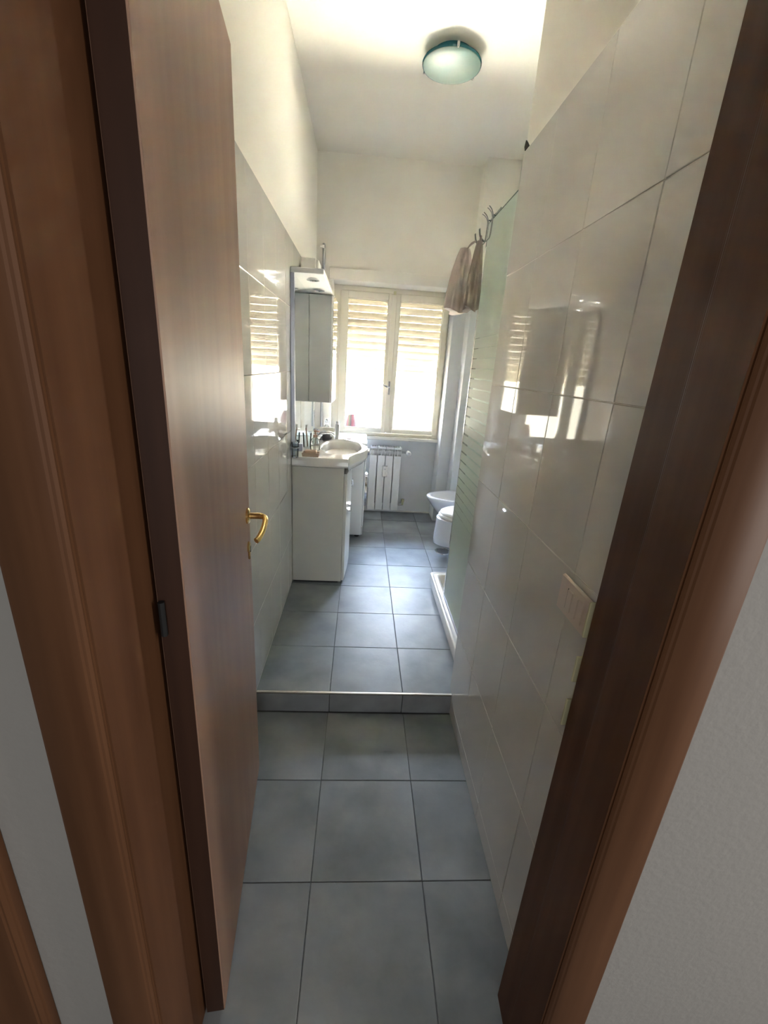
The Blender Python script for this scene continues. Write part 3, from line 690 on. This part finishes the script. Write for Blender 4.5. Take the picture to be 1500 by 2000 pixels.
part('bowl', 'lavender', wcx, lambda bm: sanitary(bm, 3.10, 0.44, 0.618, WALLX, 0.178,
     [(0.99, 0.72, 0.204), (1.02, 0.78, 0.212), (1.03, 0.82, 0.25), (1.01, 0.90, 0.34), (1.0, 0.99, 0.41), (1.0, 1.0, 0.42), (0.97, 0.97, 0.424)], None), True, 60)
part('seat', 'white', wcx, lambda bm: sanitary(bm, 3.10, 0.45, 0.632, 1.10, 0.182, [(0.97, 0.97, 0.430), (1.0, 1.0, 0.434), (1.0, 1.0, 0.446), (0.98, 0.98, 0.450)], None), True, 60)
part('lid', 'white', wcx, lambda bm: sanitary(bm, 3.10, 0.46, 0.640, 1.10, 0.180, [(0.97, 0.97, 0.452), (1.0, 1.0, 0.456), (0.99, 0.99, 0.466), (0.93, 0.92, 0.474), (0.7, 0.68, 0.480), (0.3, 0.3, 0.482)], None), True, 60)
dn = thing('floor_drain', 'round grey metal floor drain cover in front of the toilet', 'drain', (0.715, 3.165, S))
part('cover', 'wire', dn, lambda bm: lathe(bm, [(0.0, 0.001), (0.052, 0.001), (0.055, 0.004), (0.0, 0.006)], 0.715, 3.165, S, 32, cap0=False, cap1=False), True)
part('rim', 'chrome', dn, lambda bm: lathe(bm, [(0.057, 0.0), (0.059, 0.006), (0.068, 0.006), (0.070, 0.0)], 0.715, 3.165, S, 32, cap0=False, cap1=False), True)

# ------------------------------------------------------------------ shower tray, glass screen, hooks, towels
tr_ = thing('shower_tray', 'cream white raised shower tray on the right', 'shower tray', (0.83, 2.1, S))
def rrect(x0, x1, y0, y1, r, z, n=5):
    out = []
    for cx, cyy, a0 in ((x1 - r, y1 - r, 0), (x0 + r, y1 - r, 90), (x0 + r, y0 + r, 180), (x1 - r, y0 + r, 270)):
        for k in range(n + 1):
            a = math.radians(a0 + 90 * k / n); out.append((cx + r * math.cos(a), cyy + r * math.sin(a), z))
    return out
part('tray', 'acrylic', tr_, lambda bm: loft(bm, [rrect(0.512, 1.149, 1.602, 2.605, 0.03, z) if q == 0 else rrect(0.512 + q, 1.149 - q, 1.602 + q, 2.605 - q, 0.03, z)
     for q, z in ((0.0, S + 0.045), (0.0, 0.193), (0.004, 0.199), (0.012, 0.200), (0.018, 0.196), (0.026, 0.196), (0.034, 0.201), (0.046, 0.200), (0.052, 0.194), (0.062, 0.150), (0.075, 0.142), (0.2, 0.138))]), True, 50)
part('apron', 'wtile', tr_, B(0.524, 1.149, 1.602, 2.598, S, S + 0.046, bev=0.002))
part('waste', 'chrome', tr_, lambda bm: lathe(bm, [(0.0, 0), (0.04, 0), (0.04, 0.003), (0.0, 0.004)], 0.72, 2.4, 0.138, 20, cap0=False, cap1=False), True)
XG = 0.552
gls = thing('shower_screen', 'greenish satin glass shower screen with etched lines', 'shower screen', (XG, 1.94, 0.2))
part('glass', 'satin', gls, B(XG - 0.003, XG + 0.003, 1.604, 2.274, 0.203, 2.14))
part('edge_profile', 'chrome', gls, B(XG - 0.006, XG + 0.006, 2.270, 2.281, 0.202, 2.142, bev=0.002))
part('bottom_profile', 'alu', gls, B(XG - 0.008, XG + 0.008, 1.604, 2.270, 0.200, 0.214, bev=0.002))
part('top_seal', 'lamprim', gls, B(XG - 0.004, XG + 0.004, 1.604, 2.270, 2.139, 2.1435))

def hook(y, dy, label):
    h = thing('towel_hook', label, 'hook', (XG, y, 2.14), 'wire hooks on the shower screen')
    for o_ in (-0.006, 0.006):
        part('wire', 'wire', h, lambda bm: tube(bm, smooth_pts([(XG - 0.036, y + o_ * 2.2 + dy, 2.178), (XG - 0.022, y + o_ * 1.6 + dy * .5, 2.166), (XG - 0.0125, y + o_, 2.145), (XG - 0.012, y + o_, 2.11), (XG - 0.016, y + o_, 2.062), (XG - 0.036, y + o_, 2.045), (XG - 0.056, y + o_, 2.062), (XG - 0.064, y + o_, 2.092)], 5), 0.0020, 8), True)
    part('clamp', 'wire', h, lambda bm: tube(bm, smooth_pts([(XG + 0.022, y, 2.180), (XG + 0.012, y, 2.166), (XG - 0.0, y, 2.150), (XG - 0.010, y, 2.147), (XG - 0.0115, y, 2.12)], 5), 0.003, 8), True)
    part('inner_hook', 'wire', h, lambda bm: tube(bm, smooth_pts([(XG - 0.0, y, 2.149), (XG + 0.0085, y, 2.145), (XG + 0.010, y, 2.09), (XG + 0.02, y, 2.055), (XG + 0.045, y, 2.05), (XG + 0.058, y, 2.085)], 5), 0.0020, 8), True)
    return h
hook(2.185, 0.0, 'double wire towel hook over the glass, nearer the camera')
hook(2.262, 0.01, 'double wire towel hook over the glass edge, farther from the camera')
def towel(name, label, m, cx, y, ztop, zbot, wt, wb_, dx, folds, ph, amp, tip):
    t = thing(name, label, 'towel', (cx, y, zbot))
    def f_(bm):
        n, mz = 40, 16; rings = []
        for i in range(mz + 1):
            q = i / mz; z = ztop + (zbot - ztop) * q
            wdt = wt + (wb_ - wt) * min(1, q * 1.25) ** 0.7
            ring = []
            for k in range(n):
                a = 2 * math.pi * k / n
                fold = 1 + amp * math.sin(folds * a + ph + q * 0.6) * min(1, q * 2 + 0.25) + 0.12 * math.sin(2 * a + ph)
                rx, ry = wdt, wdt * 1.25
                ring.append((cx + dx * q + rx * fold * math.cos(a), y + ry * fold * math.sin(a), z + 0.012 * q * math.sin(2 * a + ph)))
            rings.append(ring)
        loft(bm, rings)
    part('cloth', m, t, f_, True, 70)
    tx, ty, tz = tip
    part('hanging_loop', m, t, lambda bm: tube(bm, smooth_pts([(cx + 0.004, y - 0.008, ztop - 0.01), ((cx + tx) / 2, (y + ty) / 2 - 0.012, (ztop + tz) / 2 + .004), (tx, ty, tz), ((cx + tx) / 2, (y + ty) / 2 + 0.008, (ztop + tz) / 2), (cx + 0.004, y + 0.008, ztop - 0.01)], 4), 0.003, 6), True)
    return t
towel('towel', 'dark taupe towel hanging from the nearer hook beside glass', 'towel_d', 0.497, 2.19, 2.045, 1.765, 0.012, 0.030, -0.008, 5, 0.4, 0.28, (0.500, 2.185, 2.064))
towel('towel', 'pale mauve towel hanging left of the dark towel', 'towel_l', 0.463, 2.33, 2.045, 1.770, 0.020, 0.053, -0.005, 6, 1.3, 0.22, (0.498, 2.262, 2.064))

# ------------------------------------------------------------------ light switch
sw = thing('light_switch', 'cream rectangular light switch plate on the right tiles', 'switch', (XR, 0.768, 1.045))
part('plate', 'plastic', sw, B(XR - 0.009, XR + 0.0, 0.706, 0.832, 1.004, 1.086, bev=0.003))
for k in range(3):
    y0 = 0.792 - 0.0235 * k
    part('rocker', 'plastic', sw, B(XR - 0.012, XR - 0.007, y0 - 0.022, y0 - 0.0005, 1.022, 1.068, bev=0.0015))
part('gap', 'dark', sw, B(XR - 0.0095, XR - 0.0085, 0.7915, 0.795, 1.022, 1.068))
bpy.context.view_layer.update()
